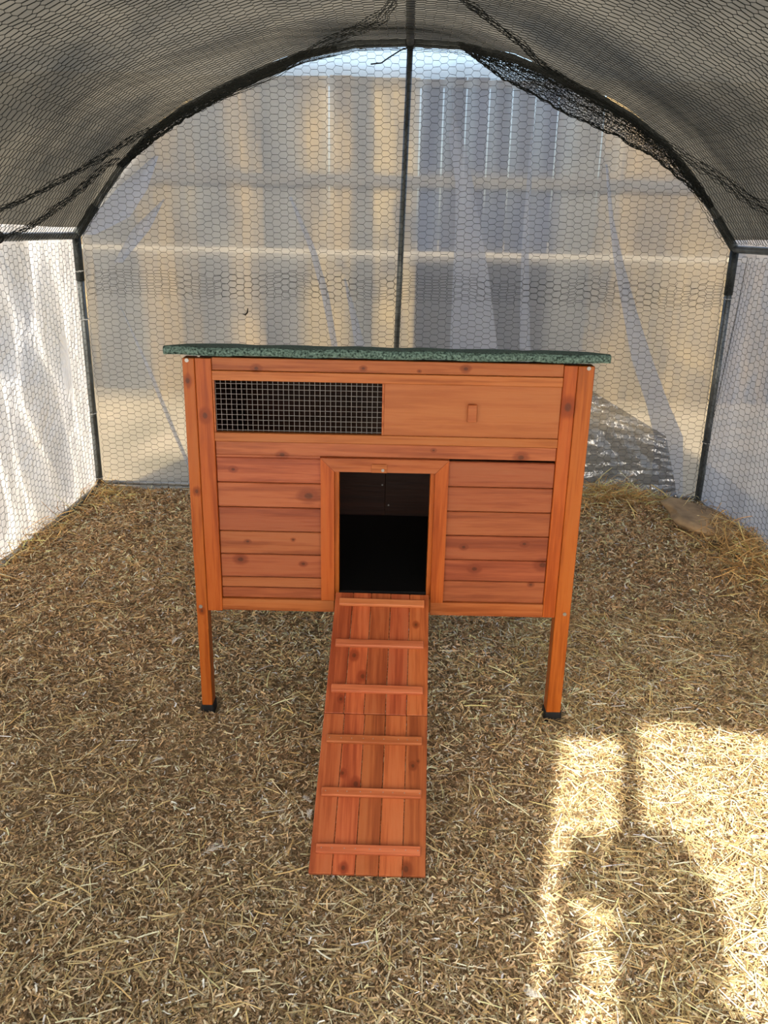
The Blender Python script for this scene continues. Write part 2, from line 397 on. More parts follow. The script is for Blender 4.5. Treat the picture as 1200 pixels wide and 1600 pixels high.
def roof_fn(u, v):
    s = u; x, z = arch_s(s); nx, nz = arch_n(s)
    sagp = np.sin(np.pi*(v-2.0)/2.07)**2
    off = .022 - .02*sagp*np.sin(np.pi*s/ALEN) + .006*np.sin(6*v+3*s)+.004*np.sin(13*s+2*v)
    return x+nx*off, v, z+nz*off
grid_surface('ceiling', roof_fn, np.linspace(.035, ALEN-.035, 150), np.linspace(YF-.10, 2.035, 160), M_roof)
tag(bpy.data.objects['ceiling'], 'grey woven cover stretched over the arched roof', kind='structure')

# ------------------------------------------------------------------ tube frame
fr = tag(empty('tunnel_frame', (0, 0, 0)), 'grey galvanised tube frame of arches, posts and ridge carrying the film tunnel', 'frame')
for Y in (YB-.005, -.07, YF+.02):
    tube('arch_pole', [(a, Y, b) for a, b in full], .0155, M_steel, fr, 10)
    for sg in (-1, 1):
        po = tube('corner_post', [(sg*1.5, Y, -.04), (sg*1.5, Y, HE)], .0165, M_steel, fr, 12)
        tube('sleeve', [(sg*1.5, Y, HE-.20), (sg*1.5, Y, HE-.005)], .0195, M_sleeve, po, 12)
        tube('elbow', [(sg*1.5, Y, HE-.03), (sg*1.5, Y, HE), (sg*1.435, Y, HE+.085), (sg*1.40, Y, HE+.13)], .0195, M_sleeve, po, 12)
        if Y > 1:
            for z in ((1.06, .84, .39, .06) if sg < 0 else (1.0, .32)):
                tube('cable_tie', [(sg*1.5+.019*math.cos(a), Y+.019*math.sin(a), z+.004*math.sin(a)) for a in np.linspace(0, 6.28, 13)], .0018, M_tie, po, 5)
            if sg < 0:
                for z in (1.06, .84): tube('tie_tail', [(-1.5, Y-.02, z), (-1.465, Y-.03, z+.002)], .0015, M_tie, po, 5)
for sg in (-1, 1):
    ev = tube('eave_pole', [(sg*1.5, YF+.02, HE), (sg*1.5, YB, HE)], .0165, M_steel, fr, 12)
    tube('ground_pole', [(sg*1.5, YF+.02, .012), (sg*1.5, YB, .012)], .018, M_steel, fr, 12)
    if sg < 0: tube('black_clip', [(sg*1.5+.021*math.cos(a), 1.225+.003*a, HE+.021*math.sin(a)) for a in np.linspace(-2.6, 1.4, 12)], .004, M_black, ev, 6)
ridge = tube('ridge_pole', [(0.01, YF+.02, 2.018), (0.01, YB, 2.018)], .0165, M_steel, fr, 12)
tube('ridge_clamp', [(0.01, 1.965, 2.018), (0.01, 2.0, 2.018)], .022, M_sleeve, ridge, 12)
tube('centre_pole', [(-.035, YB-.01, -.03), (.010, YB-.01, 2.01)], .0135, M_steel, fr, 12)
tube('ground_pole', [(-1.5, YB-.005, .034), (1.5, YB-.005, .034)], .010, M_steelL, fr, 10)
tie = tube('cable_tie_tail', [(.005, 1.97, 2.00), (-.03, 1.955, 1.985), (-.08, 1.95, 1.955), (-.11, 1.95, 1.935), (-.155, 1.95, 1.93)], .0028, M_black, fr, 6, 'loose black tie end hanging at the ridge')

# ------------------------------------------------------------------ hexagonal wire netting
PU, PV = .069, .027
def hexnet(name, surf, U0, U1, V0, V1, keep, label, cat='wire netting', rad=.0007, jit=.0022, pu=PU, pv=PV, mat=None, group=None):
    cs_ = pu/2; b = cs_*.38
    I, J = np.meshgrid(np.arange(int((U1-U0)/cs_)), np.arange(int((V1-V0)/pv)), indexing='ij'); I = I.ravel(); J = J.ravel()
    cu = U0+I*cs_; cv = V0+J*pv+(I % 2)*pv/2
    UL = np.stack([cu-b, cv+pv/2], 1); UR = np.stack([cu+b, cv+pv/2], 1)
    R1 = np.stack([cu+cs_-b, cv], 1); R2 = np.stack([cu+cs_-b, cv+pv], 1)
    A = np.concatenate([UL, UR, UR]); B = np.concatenate([UR, R1, R2]); tw = np.concatenate([np.full(len(UL), 1.5), np.ones(2*len(UL))])
    def jt(Q):
        u, v = Q[:, 0], Q[:, 1]
        return Q + np.stack([jit*np.sin(31*u+57*v+ph[20]+2*np.sin(13*v))+jit*.7*np.sin(143*u-211*v), jit*np.sin(41*v-27*u+ph[21]+2*np.sin(11*u))+jit*.5*np.sin(171*u+97*v)], 1)
    A = jt(A); B = jt(B)
    m = keep(A[:, 0], A[:, 1]) & keep(B[:, 0], B[:, 1]); A, B, tw = A[m], B[m], tw[m]
    A3 = np.stack(surf(A[:, 0], A[:, 1]), 1); B3 = np.stack(surf(B[:, 0], B[:, 1]), 1)
    V, F = prisms(A3, B3, rad*tw)
    o = fast_mesh(name, V, F, mat or M_wire)
    return tag(o, label, cat, group or 'wire netting panels lining the tunnel')
bk = lambda u, v: (u, 1.955 + .012*np.sin(2.1*u+1)*np.sin(2*v) + .006*np.sin(7*u+5*v), v)
inarch = lambda u, v: (np.abs(u) < 1.475) & (v < arch_z(u)-.01)
hexnet('wire_netting', bk, -1.5, 1.5, .95, 2.05, inarch, 'upper hexagonal wire netting across the far end, above the coop roof')
def bk2(u, v):
    cr_ = np.exp(-((v-1.0)/.09)**2)
    return u, 1.945 + .012*np.sin(2.1*u+1)+.008*np.sin(5*u+7*v), v + cr_*(.016*np.sin(9*u)+.008*np.sin(23*u+1))
hexnet('wire_netting', bk2, -1.5, 1.5, .01, 1.08, lambda u, v: np.abs(u) < 1.475, 'lower hexagonal wire netting across the far end, behind the coop')
def side_net(sg):
    base = side_surface(sg)
    def fn(u, v):
        x = sg*(1.478 - .006*np.sin(3*u+v) - .010*np.sin(5*u+2)*np.sin(3*v))
        if sg > 0:
            x = x - .11*np.exp(-((u-1.62)/.20)**2)*np.clip(1.05-v/1.2, 0, 1)**.8 - .02
            x = x + .02*np.exp(-((u-1.78)/.05)**2)
        return x, u+ (.03*np.sin(4*v)*np.exp(-((u-1.8)/.12)**2) if sg > 0 else 0*u), v
    return fn
hexnet('wire_netting', side_net(-1), YF+.05, 1.985, .0, 1.21, lambda u, v: v < 1.2, 'hexagonal wire netting along the left side, in front of the white film', rad=.0007)
hexnet('wire_netting', side_net(1), YF+.05, 1.985, .0, 1.21, lambda u, v: v < 1.2, 'hexagonal wire netting along the right side, in front of the grey film', rad=.0007)
def roof_net(u, v):
    x, z = arch_s(u); nx, nz = arch_n(u)
    off = -.035 - .025*np.sin(np.pi*np.clip((v-0)/2, 0, 1))*np.sin(np.pi*u/ALEN)**.5 + .008*np.sin(5*u+3*v) + .006*np.sin(9*v-4*u)
    return x+nx*off, v, z+nz*off
hexnet('wire_netting', lambda u, v: roof_net(u, v), .03, ALEN-.03, YF+.05, 1.97, lambda u, v: (v < 1.965), 'hexagonal wire netting hung under the grey roof cover', rad=.00095, jit=.003, mat=M_wireb)
# bunched wire where roof and end netting meet, sagging below the arch
def bunch(s0, s1, dep, label, layers=3):
    VV, FF, n0 = [], [], 0
    sc = lambda s: (s-s0)/(s1-s0)
    for L in range(layers):
        pu, pv = PU*.72, PV*.62
        cs_ = pu/2; b = cs_*.38
        I, J = np.meshgrid(np.arange(int((s1-s0)/cs_)), np.arange(int(.15/pv)), indexing='ij'); I = I.ravel(); J = J.ravel()
        cu = s0+I*cs_+L*.011; cv = J*pv+(I % 2)*pv/2
        UL = np.stack([cu-b, cv+pv/2], 1); UR = np.stack([cu+b, cv+pv/2], 1); R1 = np.stack([cu+cs_-b, cv], 1); R2 = np.stack([cu+cs_-b, cv+pv], 1)
        A = np.concatenate([UL, UR, UR]); B = np.concatenate([UR, R1, R2])
        def s3(Q):
            s, t_ = Q[:, 0], Q[:, 1]/.15; x, z = arch_s(np.clip(s, 0, ALEN)); nx, nz = arch_n(np.clip(s, 0, ALEN))
            d = np.interp(sc(s), *dep) * t_ + .003*np.sin(60*s+9*L) + .004*np.sin(37*s+80*t_+4*L)
            yy = 1.93 - .05*t_*(1-t_)*4 + .012*np.sin(17*s+3*L+4*t_) + .012*L
            return np.stack([x-nx*(d+.01), yy, z-nz*(d+.01)], 1)
        keep = (A[:, 0] < s1) & (B[:, 0] < s1) & (A[:, 1] <= .15) & (B[:, 1] <= .15)
        V, F = prisms(s3(A[keep]), s3(B[keep]), .0013); VV.append(V); FF.append(F+n0); n0 += len(V)
    for q in range(9):
        T = np.linspace(0, 1, 160); s = s0+(s1-s0)*T; x, z = arch_s(s); nx, nz = arch_n(s); fr_ = (1, 1, 1, 1, .98, .96, .55, .5, .3)[q]
        d = np.interp(T, *dep)*fr_ + .010 + .0035*np.sin((40+9*q)*T+q)+.003*np.sin((90+13*q)*T+2*q)
        P = np.stack([x-nx*d, 1.925+.006*np.sin((31+4*q)*T+q), z-nz*d], 1); V, F = prisms(P[:-1], P[1:], .0017, 4)
        F4 = F; VV.append(V); FF.append(F4+n0); n0 += len(V)
    o = fast_mesh('bunched_netting', np.concatenate(VV), np.concatenate(FF), M_wireb)
    return tag(o, label, 'wire netting', 'bunched netting along the far arch')
sr = lambda x: float(np.interp(x, fa[:, 0], seg))
bunch(sr(.22), sr(1.36), ([0,.15,.4,.65,.85,1],[.004,.085,.115,.09,.05,.012]), 'dark bunched netting sagging below the right half of the far arch', 4)
bunch(sr(-1.26), sr(-.30), ([0,.15,.4,.7,1],[.01,.035,.04,.03,.004]), 'dark bunched netting along the left half of the far arch', 4)

# selvedge wires where two widths of roof netting overlap
def selvedge(uv, label):
    rt_ = tag(empty('selvedge_wire', (0, 0, 0)), label, 'wire', 'netting edges under the roof'); P = []
    uv = np.array(uv); T = np.linspace(0, 1, 70); tt = np.r_[0, np.cumsum(np.hypot(*np.diff(uv, axis=0).T))]; tt = tt/tt[-1]
    ss = np.interp(T, tt, uv[:, 0]); vv = np.interp(T, tt, uv[:, 1])
    for k in range(8):
        s2 = ss + .007*np.sin((31+5*k)*T+k*1.7)+.0035*(k-4); v2 = vv + .012*np.sin((23+7*k)*T+k*2.3)
        x, yv, z = roof_net(s2, v2); nx, nz = arch_n(s2)
        tube('strand', [(x[i]-nx[i]*.004*k, yv[i], z[i]-nz[i]*.004*k) for i in range(70)], .0013, M_wireb, rt_, 5)
    return rt_
selvedge([(.06,.70),(.13,.88),(.186,1.029),(.291,1.211),(.401,1.416),(.519,1.623),(.645,1.80)], 'thick dark netting edge rising from the left side to the far arch')
selvedge([(.651,1.80),(.938,1.84),(1.144,1.814),(1.355,1.693),(1.554,1.43),(1.702,1.14),(1.76,.8)], 'dark netting edge rising over the left half of the far arch towards the ridge')
selvedge([(1.90,.75),(1.979,1.04),(2.119,1.264),(2.296,1.504),(2.472,1.652),(2.658,1.762),(2.88,1.861)], 'dark netting edge falling from the ridge along the right half of the far arch')
selvedge([(2.88,1.86),(3.056,1.705),(3.187,1.529),(3.297,1.3),(3.40,1.0)], 'dark netting edge running from the right far arch forward above the right side')
selvedge([(.03,1.05),(.093,1.231),(.262,1.488),(.44,1.7)], 'thin dark netting edge in the left far corner just above the eave tube')
# little hooked twig caught in the end netting
tag(tube('twig', [(-.735,1.945,.885),(-.722,1.94,.882),(-.712,1.94,.893),(-.709,1.94,.912)], [.002,.004,.0042,.002], M_twig, None, 6), 'small dark hooked twig caught in the far netting left of the coop', 'twig')

# ------------------------------------------------------------------ chicken coop
Q = tag(empty('chicken_coop', (-.0144, 0, 0), .02), 'orange-stained wooden chicken coop on four legs with green felt roof', 'chicken coop')
D = .70
for sx in (-1, 1):
    xa, xb = (-.4915, -.463) if sx < 0 else (.4525, .4915)
    xb_ = xb; 
    lg = board('leg', xa, xb, 0, .04, .022, .972, M_stile, Q, .0015)
    ft = board('rubber_foot', xa-.003, xb+.003, -.003, .043, -.012, .026, M_rubber, lg, .003)
    for z in (.967, .323):
        V, F = tube_data([(sx*.4765 if sx > 0 else -.480, .002, z), (sx*.4765 if sx > 0 else -.480, -.0025, z)], .0048, 12); mesh('screw', V, F, M_screw, lg)
    lr = board('leg', xa, xb, D-.04, D, .022, .880, M_stile, Q, .0015)
    board('rubber_foot', xa-.003, xb+.003, D-.043, D+.003, -.012, .026, M_rubber, lr, .003)
    # stile
    a, b = (-.4625, -.4235) if sx < 0 else (.4195, .452)
    board('stile', a, b, .003, .022, .310, .972, M_stile, Q, .0012)
    # side wall of stacked planks
    for k in range(9):
        z0 = .315+k*.068; board('side_plank', min(sx*.468, sx*.480), max(sx*.468, sx*.480), .04, D-.04, z0, min(z0+.0665, .880), M_plank, Q, .001)
for sx in (-1, 1):
    a, b = sorted((sx*.468, sx*.480)); pl = [(.04,.8805),(D-.04,.8805),(D-.04,.888),(.04,.966)]
    mesh('side_wedge', [(a, u, v) for u, v in pl]+[(b, u, v) for u, v in pl], [(0,1,2,3),(7,6,5,4),(0,4,5,1),(1,5,6,2),(2,6,7,3),(3,7,4,0)], M_plank, Q)
    board('inner_shade_lining', *sorted((sx*.458, sx*.466)), .04, D-.056, .37, .880, M_inner, Q, .001)  # added dark lining that makes the coop look shaded behind the window
board('top_rail', -.4230, .4190, .006, .024, .944, .974, M_rail, Q)
board('top_rail', -.4230, .4190, .002, .022, .920, .943, M_rail, Q)
board('window_sill_rail', -.4230, .4190, .002, .022, .770, .792, M_rail, Q)
board('window_jamb', -.4230, -.4190, .006, .022, .792, .920, M_rail, Q, .0006)
board('window_jamb', -.0135, -.0085, .006, .022, .792, .920, M_rail, Q, .0006)
# rows of front planks
rows = [.768, .729, .663, .598, .533, .468, .4065, .377, .347]
board('plank', -.4230, .4190, .010, .024, .7345, .7685, M_plank, Q)
RL = [(.729,.663),(.663,.598),(.598,.533),(.533,.470),(.470,.406),(.406,.377),(.377,.347)]
RR = [(.729,.663),(.663,.598),(.598,.533),(.533,.466),(.466,.407),(.407,.347)]
board('plank', -.4230, -.164, .010, .024, .7285, .7343, M_plank, Q, .0004)
for a, b in RL: board('plank', -.4230, -.150, .009, .022, b+.0009, a-.0009, M_plank, Q, .0018)
for a, b in RR: board('plank', .145, .4190, .009, .022, b+.0009, a-.0009, M_plank, Q, .0018)
board('bottom_rail', -.4230, -.1295, .001, .022, .314, .3465, M_rail, Q)
board('bottom_rail', .1225, .4190, .001, .022, .311, .3475, M_rail, Q)
board('threshold', -.129, .122, .008, .024, .314, .358, M_rail, Q)
# mitred door frame
prism('door_jamb', [(-.163,.349),(-.129,.349),(-.129,.699),(-.163,.733)], -.003, .018, M_stile, Q)
prism('door_jamb', [(.122,.349),(.155,.349),(.155,.733),(.122,.699)], -.003, .018, M_stile, Q)
prism('door_head', [(-.1627,.7335),(-.1287,.6995),(.1217,.6995),(.1547,.7335)], -.003, .018, M_rail, Q)
board('door_reveal', -.129, -.1175, .012, .045, .350, .700, M_stile, Q, .0008)
board('door_reveal', .1110, .1225, .012, .045, .350, .700, M_stile, Q, .0008)
lt = board('latch_block', -.0365, .002, -.0065, -.003, .6995, .7215, M_rail, Q, .0006)
V, F = tube_data([(-.0085, -.006, .7065), (-.0085, -.0085, .7065)], .0038, 12); mesh('screw', V, F, M_screw, lt)
# wire window
wv = []
A = []; B = []
for i in range(33): x = -.4185+i*.0127; A.append((x, .016, .793)); B.append((x, .016, .919))
for j in range(10): z = .7965+j*.0127; A.append((-.4195, .0145, z)); B.append((-.0125, .0145, z))
A = np.array(A); B = np.array(B); V, F = prisms(A, B, .00085, 6)
fast_mesh('window_wire_grid', V, F, M_grid, Q, True)['label'] = 'square welded wire grid over the dark window'
# sliding panel
pn = board('sliding_panel', -.0085, .4190, .008, .016, .792, .9195, M_ply, Q, .0006, 'plain plywood panel beside the wire window')
board('handle', .194, .2165, -.006, .008, .831, .874, M_ply, pn, .0015)
# rear wall (two boards), inner floor tray
board('rear_panel', -.468, -.0022, D-.052, D-.042, .315, .880, M_inner, Q, .001, 'brown inner back board with the inside shade in its colour')
board('rear_panel', -.0022, .468, D-.054, D-.044, .315, .880, M_inner, Q, .001, 'brown inner back board with the inside shade in its colour')
for i, z in enumerate((.40,.47,.52,.58,.64,.70)):
    V, F = tube_data([(-.012 if i % 2 else .010, D-.052, z), (-.012 if i % 2 else .010, D-.055, z)], .0028, 8); mesh('screw', V, F, M_screw, Q)
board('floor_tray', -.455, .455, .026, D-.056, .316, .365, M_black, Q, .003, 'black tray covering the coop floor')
board('inner_light_stop', -.455, .455, .10, .11, .735, .765, M_inner, Q, .001)  # added bar, put in to cut the light inside the coop
board('gap_shade_board', -.455, .455, .027, .039, .93, .974, M_inner, Q, .001)  # added dark board, closes the light slit and stands for shadow under the roof
# roof: felted board sloping to the back, felt folded over the front edge
def roof_mesh():
    bm = bmesh.new(); nx = 60; prof = [(-.030,.984),(-.040,.985),(-.043,.990),(-.043,.998),(-.038,1.003),(-.028,1.004),(.2,.978),(.5,.940),(.765,.905),(.770,.895),(.765,.887),(.5,.924),(.2,.962),(-.02,.984)]
    V = []; F = []; n = len(prof)
    for i in range(nx+1):
        x = -.524+1.040*i/nx
        for (yy, z) in prof:
            V.append((x, yy+.0012*math.sin(i*.9)+random.uniform(-.0006,.0006), z+.0012*math.sin(i*.53+1)+random.uniform(-.0005,.0005)))
    for i in range(nx):
        for k in range(n): F.append((i*n+k, i*n+(k+1) % n, (i+1)*n+(k+1) % n, (i+1)*n+k))
    F.append(tuple(range(n-1, -1, -1))); F.append(tuple(nx*n+k for k in range(n)))
    return mesh('roof', V, F, M_felt, Q)
roof_mesh()['label'] = 'flat roof covered in dark green mineral felt'

# ------------------------------------------------------------------ ramp
B1 = Vector((-.143,-.626,.030)); B2 = Vector((.095,-.622,.028)); T1 = Vector((-.138,-.035,.387)); T2 = Vector((.102,-.03,.385))
Bm = (B1+B2)/2; ex = (B2-B1).normalized(); ey = ((T1+T2)/2-Bm); RLN = ey.length; ey = (ey-ex*ey.dot(ex)).normalized(); ez = ex.cross(ey)
rp = empty('ramp'); mw = Matrix((ex, ey, ez)).transposed().to_4x4(); mw.translation = Bm; rp.matrix_world = mw
tag(rp, 'orange-stained wooden ramp with six cleats leaning from the coop doorway to the bedding', 'ramp')
# slight skew: the foot sits a little to the left
def rboard(u0, u1, v0, v1, w0, w1, mat, par, name='board', bev=.0012):
    o = board(name, u0, u1, v0, v1, w0, w1, mat, par, bev)
    for vtx in o.data.vertices: vtx.co.x += .0255*(vtx.co.y/RLN)*.55
    return o
RW = .2395; x0 = -RW/2
up_f = [0,.19,.385,.592,.795,1.0]; lo_f = [0,.2,.397,.597,.80,1.0]; lo_f = [0,.198,.396,.597,.799,.89,1.0] if False else lo_f
VS = .354
for k in range(5):
    rboard(x0+RW*up_f[k]+.0006, x0+RW*up_f[k+1]-.0006, VS+.0006, RLN, -.012, random.uniform(-.0012, 0), M_ramp, rp, 'ramp_board')
for k in range(5):
    rboard(x0+RW*lo_f[k]+.0006, x0+RW*lo_f[k+1]-.0006, 0, VS-.0006, -.012, random.uniform(-.0012, 0), M_ramp, rp, 'ramp_board')
for v, nails in ((.6577, 0), (.5378, 0), (.4147, 0), (.2885, 1), (.1668, 1), (.0472, 1)):
    cl = rboard(x0+.012, x0+RW-.012, v-.0095, v+.0095, 0.0, .011, M_cleat, rp, 'cleat', .0018)
    if nails:
        for i in range(9):
            u = x0+.020+i*(RW-.040)/8+random.uniform(-.004, .004); sh = .0255*(v/RLN)*.55
            a, f = tube_data([(u+sh, v, .0105), (u+sh, v, .0116)], .0011, 6); mesh('nail', a, f, M_screw, cl)

# ------------------------------------------------------------------ stones and feathers
def rock(name, loc, dims, seed, label, tilt=(0,0,0), mat=None):
    bm = bmesh.new(); bmesh.ops.create_icosphere(bm, subdivisions=4, radius=1); R_ = random.Random(seed); pz = [R_.uniform(0, 6) for _ in range(9)]
    for v in bm.verts:
        c = v.co; s = 1+.16*math.sin(2.3*c.x+pz[0])*math.cos(2.7*c.y+pz[1])+.08*math.sin(5.1*c.y+pz[2]+2*c.x)+.05*math.sin(9*c.x+7*c.z+pz[3])+.03*math.sin(17*c.y+13*c.x+pz[4])
        z = max(-.75, min(.62+.05*math.sin(4*c.x+pz[5]), c.z*1.5))
        v.co = Vector((c.x*s*dims[0], c.y*s*dims[1], z*dims[2]))
    me = bpy.data.meshes.new(name); bm.to_mesh(me); bm.free(); me.polygons.foreach_set('use_smooth', [True]*len(me.polygons))
    o = link(name, me, mat or M_rock); o.location = loc; o.rotation_euler = tilt; return tag(o, label, 'stone', 'stones by the right rear post')
rock('stone', (1.372, 1.47, .085), (.125,.22,.035), 3, 'flat tan stone lying on straw by the right rear corner post', (.10,.03,.55))
rock('stone', (1.335, 1.245, .055), (.035,.03,.035), 5, 'small grey-brown stone under the edge of the flat tan stone', (.1,.2,.4), simple('grey_brown_stone', srgb(110,94,72), .9, 0, .2, 14, srgb(78,66,50), .7))
def feather(loc, size, rz, label, seed):
    R_ = random.Random(seed); V = []; F = []
    n = 34
    for i in range(n):
        f = i/(n-1); cx = (f-.5); cy = .35*math.sin(f*2.2)-.2; cz = .05+.10*math.sin(f*3)
        for sgn in (-1, 1):
            L = (.30*math.sin(math.pi*min(1, f*1.05+.05))+.08)*R_.uniform(.7, 1.15); a = math.radians(58-20*f)*sgn+.25
            dx, dy = math.cos(a)*L, math.sin(a)*L; lift = R_.uniform(.02, .22)
            b0 = len(V); wdt = .012
            V += [(cx, cy-wdt, cz), (cx, cy+wdt, cz), (cx+dx*.6, cy+dy*.6+wdt*.8, cz+lift*.7), (cx+dx*.6, cy+dy*.6-wdt*.8, cz+lift*.7), (cx+dx, cy+dy, cz+lift)]
            F += [(b0, b0+1, b0+2, b0+3), (b0+3, b0+2, b0+4)]
    V = [(a*size, b*size, c*size) for a, b, c in V]
    o = mesh('feather', V, F, M_feather); o.location = loc; o.rotation_euler = (0, 0, rz)
    return tag(o, label, 'feather', 'small feathers on the bedding')
for (x, yy, s_, rz, lab, sd_) in ((-.563,-.249,.034,.3,'white down feather on the bedding below the left front leg',1), (-.173,-.391,.026,2.0,'upper of two grey-white feathers at the left edge of the ramp',2),
        (-.160,-.441,.028,1.2,'lower of two grey-white feathers at the left edge of the ramp',3), (-.347,-.576,.055,.1,'largest grey-white down feather, left of the ramp foot',4),
        (.28,-.88,.036,2.6,'small white feather at the bottom edge right of the ramp, beside the sunlit patch',5), (-.676,.357,.04,.9,'pale feather on the bedding left of the coop behind the left front leg',6)):
    feather((x, yy, float(ground(x, yy))+.012), s_, rz, lab, sd_)

# ------------------------------------------------------------------ bedding: shavings and straw
pal_sh = np.array([srgb(*c)[:3] for c in ((240,222,184),(226,202,162),(206,178,136),(182,152,112),(250,238,208),(150,122,88),(228,196,150),(196,172,138),(122,98,70),(214,184,140))])
pal_st = np.array([srgb(*c)[:3] for c in ((222,204,150),(204,182,130),(236,220,172),(172,152,108),(244,232,192),(148,128,88),(214,184,126))])
def strips(n, xs, ys, L, Wd, pal, lift, pitch, bend, par, seg_=2):
    """n flat curved pieces, seg_ quads each, with own tone"""
    yaw = rng.uniform(0, 2*np.pi, n); pt = rng.normal(0, pitch, n); rl = rng.normal(0, .6, n)
    d = np.stack([np.cos(yaw)*np.cos(pt), np.sin(yaw)*np.cos(pt), np.sin(pt)], 1)
    sd_ = np.stack([-np.sin(yaw), np.cos(yaw), np.zeros(n)], 1); nn = np.cross(d, sd_)
    wv_ = sd_*np.cos(rl)[:, None] + nn*np.sin(rl)[:, None]; nv_ = np.cross(d, wv_)
    z0 = ground(xs, ys) + lift + np.abs(np.sin(pt))*L*.5
    c = np.stack([xs, ys, z0], 1); bd = rng.normal(0, bend, n)*L; bs_ = rng.normal(0, bend*.6, n)*L
    rings = []
    for k in range(seg_+1):
        f = k/seg_-.5; q_ = c + d*(L*f)[:, None] + nv_*(bd*(.25-f*f)*4)[:, None] + wv_*(bs_*(.25-f*f)*4)[:, None]
        w_ = Wd*(1-.5*abs(f)**2)
        rings += [q_-wv_*w_[:, None]/2, q_+wv_*w_[:, None]/2]
    V = np.stack(rings, 1).reshape(-1, 3); m = 2*(seg_+1); base = (np.arange(n)*m)[:, None]
    F = np.concatenate([base+np.array([[2*k, 2*k+1, 2*k+3, 2*k+2]]) for k in range(seg_)])
    tone = pal[rng.integers(0, len(pal), n)] * np.exp(rng.normal(.08, .32, (n, 1)))
    patch = .92+.12*np.sin(2.1*xs+1.2*np.sin(1.7*ys)+.5)
    far_ = 1+.12*np.clip((ys+.2)/2, 0, 1)
    wf = np.clip((ys+.6)/1.6, 0, 1)[:, None]; tone = np.clip(tone*(patch*far_)[:, None]*(1+wf*np.array([[.10, -.01, -.08]])), 0, .92)
    tone = np.c_[tone, np.ones(n)]; T = np.repeat(tone, m, 0)
    return V, F, T
def scatter(n, y_pow=1.7):
    f = rng.uniform(0, 1, n)**y_pow; ys = -1.15 + f*3.15; xs = rng.uniform(-1.49, 1.49, n)
    # only a little beyond the cone of view for the nearest bedding
    lim = .75+(ys+1.98)*.62; k = np.abs(xs) < lim; return xs[k], ys[k]
def clear_feet(xs, ys): 
    return ~((np.abs(np.abs(xs+.014)-.475) < .03) & (ys > -.02) & (ys < .06))
xs, ys = scatter(330000); k = clear_feet(xs, ys); xs, ys = xs[k], ys[k]; n = len(xs)
V1, F1, T1_ = strips(n, xs, ys, rng.uniform(.005, .018, n)*(1+.35*np.clip(ys+.3, 0, 2)), rng.uniform(.0012, .0038, n)*(1+.35*np.clip(ys+.3, 0, 2)), pal_sh, rng.uniform(.0, .010, n), .30, .14, None)
tag(fast_mesh('shavings', V1, F1, M_straw, None, False, T1_), 'pale and brown wood shavings covering the tunnel floor', 'shavings', kind='stuff')
xs, ys = scatter(26000, 2.0); k = clear_feet(xs, ys); xs, ys = xs[k], ys[k]; n = len(xs)
V1, F1, T1_ = strips(n, xs, ys, rng.gamma(4, .008, n)+.012, rng.uniform(.0012, .0030, n), pal_st, rng.uniform(.003, .014, n), .12, .05, None, 3)
# extra straw under the doorway sun and along the right
n2 = 9000; xs2 = rng.uniform(.38, 1.4, n2); ys2 = rng.uniform(-1.0, .7, n2)
V2, F2, T2_ = strips(n2, xs2, ys2, rng.gamma(4, .009, n2)+.015, rng.uniform(.0010, .0026, n2), pal_st, rng.uniform(.004, .014, n2), .12, .05, None, 3)
tag(fast_mesh('straw', np.concatenate([V1, V2]), np.concatenate([F1, F2+len(V1)]), M_straw, None, False, np.concatenate([T1_, T2_])), 'long straw stalks strewn over the shavings', 'straw', kind='stuff')
# heaps of hay
def heap(n, cx, cy, rx, ry, hmax, label, Lm=.012, pitch=.28):
    xs = np.clip(rng.normal(cx, rx, n), -1.53, 1.50); ys = np.clip(rng.normal(cy, ry, n), -1, 1.985)
    hh = hmax*np.exp(-((xs-cx)/(1.6*rx))**2-((ys-cy)/(1.6*ry))**2)*rng.uniform(0, 1, n)
    L = rng.gamma(3.5, Lm, n)+.02
    L = np.minimum(L, .16)
    V, F, T = strips(n, xs, ys, L, rng.uniform(.0016, .0036, n), pal_st*np.array([[1.08,.93,.78]])*1.1, hh+.004, pitch, .10, None, 4)
    V[:, 1] = np.minimum(V[:, 1], 1.99); V[:, 0] = np.clip(V[:, 0], -1.56, 1.49)
    return tag(fast_mesh('hay', V, F, M_straw, None, False, T), label, 'hay', kind='stuff')
heap(1300, 1.02, 1.86, .20, .07, .075, 'loose golden hay heaped against the far wall right of the coop', .016, .30)
heap(1800, 1.40, 1.12, .09, .30, .06, 'loose brown hay piled along the foot of the right wall', .014, .35)
heap(480, -1.47, 1.25, .035, .48, .03, 'dry hay stalks caught over the ground tube on the left', .018, .30)
heap(260, -1.38, 1.86, .12, .06, .03, 'loose hay in the far left corner by the post', .016, .25)

# two bent stalks that stand out of the hay
M_stalk = simple('pale_straw_stalk', srgb(236,216,150), .6, 0, .4, 60, srgb(214,190,120), .1)
tag(tube('straw_stalk', [(1.20,1.80,.155),(1.25,1.76,.13),(1.258,1.745,.122),(1.28,1.64,.095)], [.0026,.003,.003,.0022], M_stalk, None, 6), 'pale bent straw stalk leaning over the hay left of the flat stone', 'straw stalk')
tag(tube('straw_stalk', [(1.365,1.17,.20),(1.39,1.165,.145),(1.415,1.16,.09),(1.418,1.15,.09),(1.44,1.14,.125)], [.0022,.003,.0032,.003,.002], M_stalk, None, 6), 'pale V-shaped straw stalk standing upright beside the right wall, in front of the flat stone', 'straw stalk')

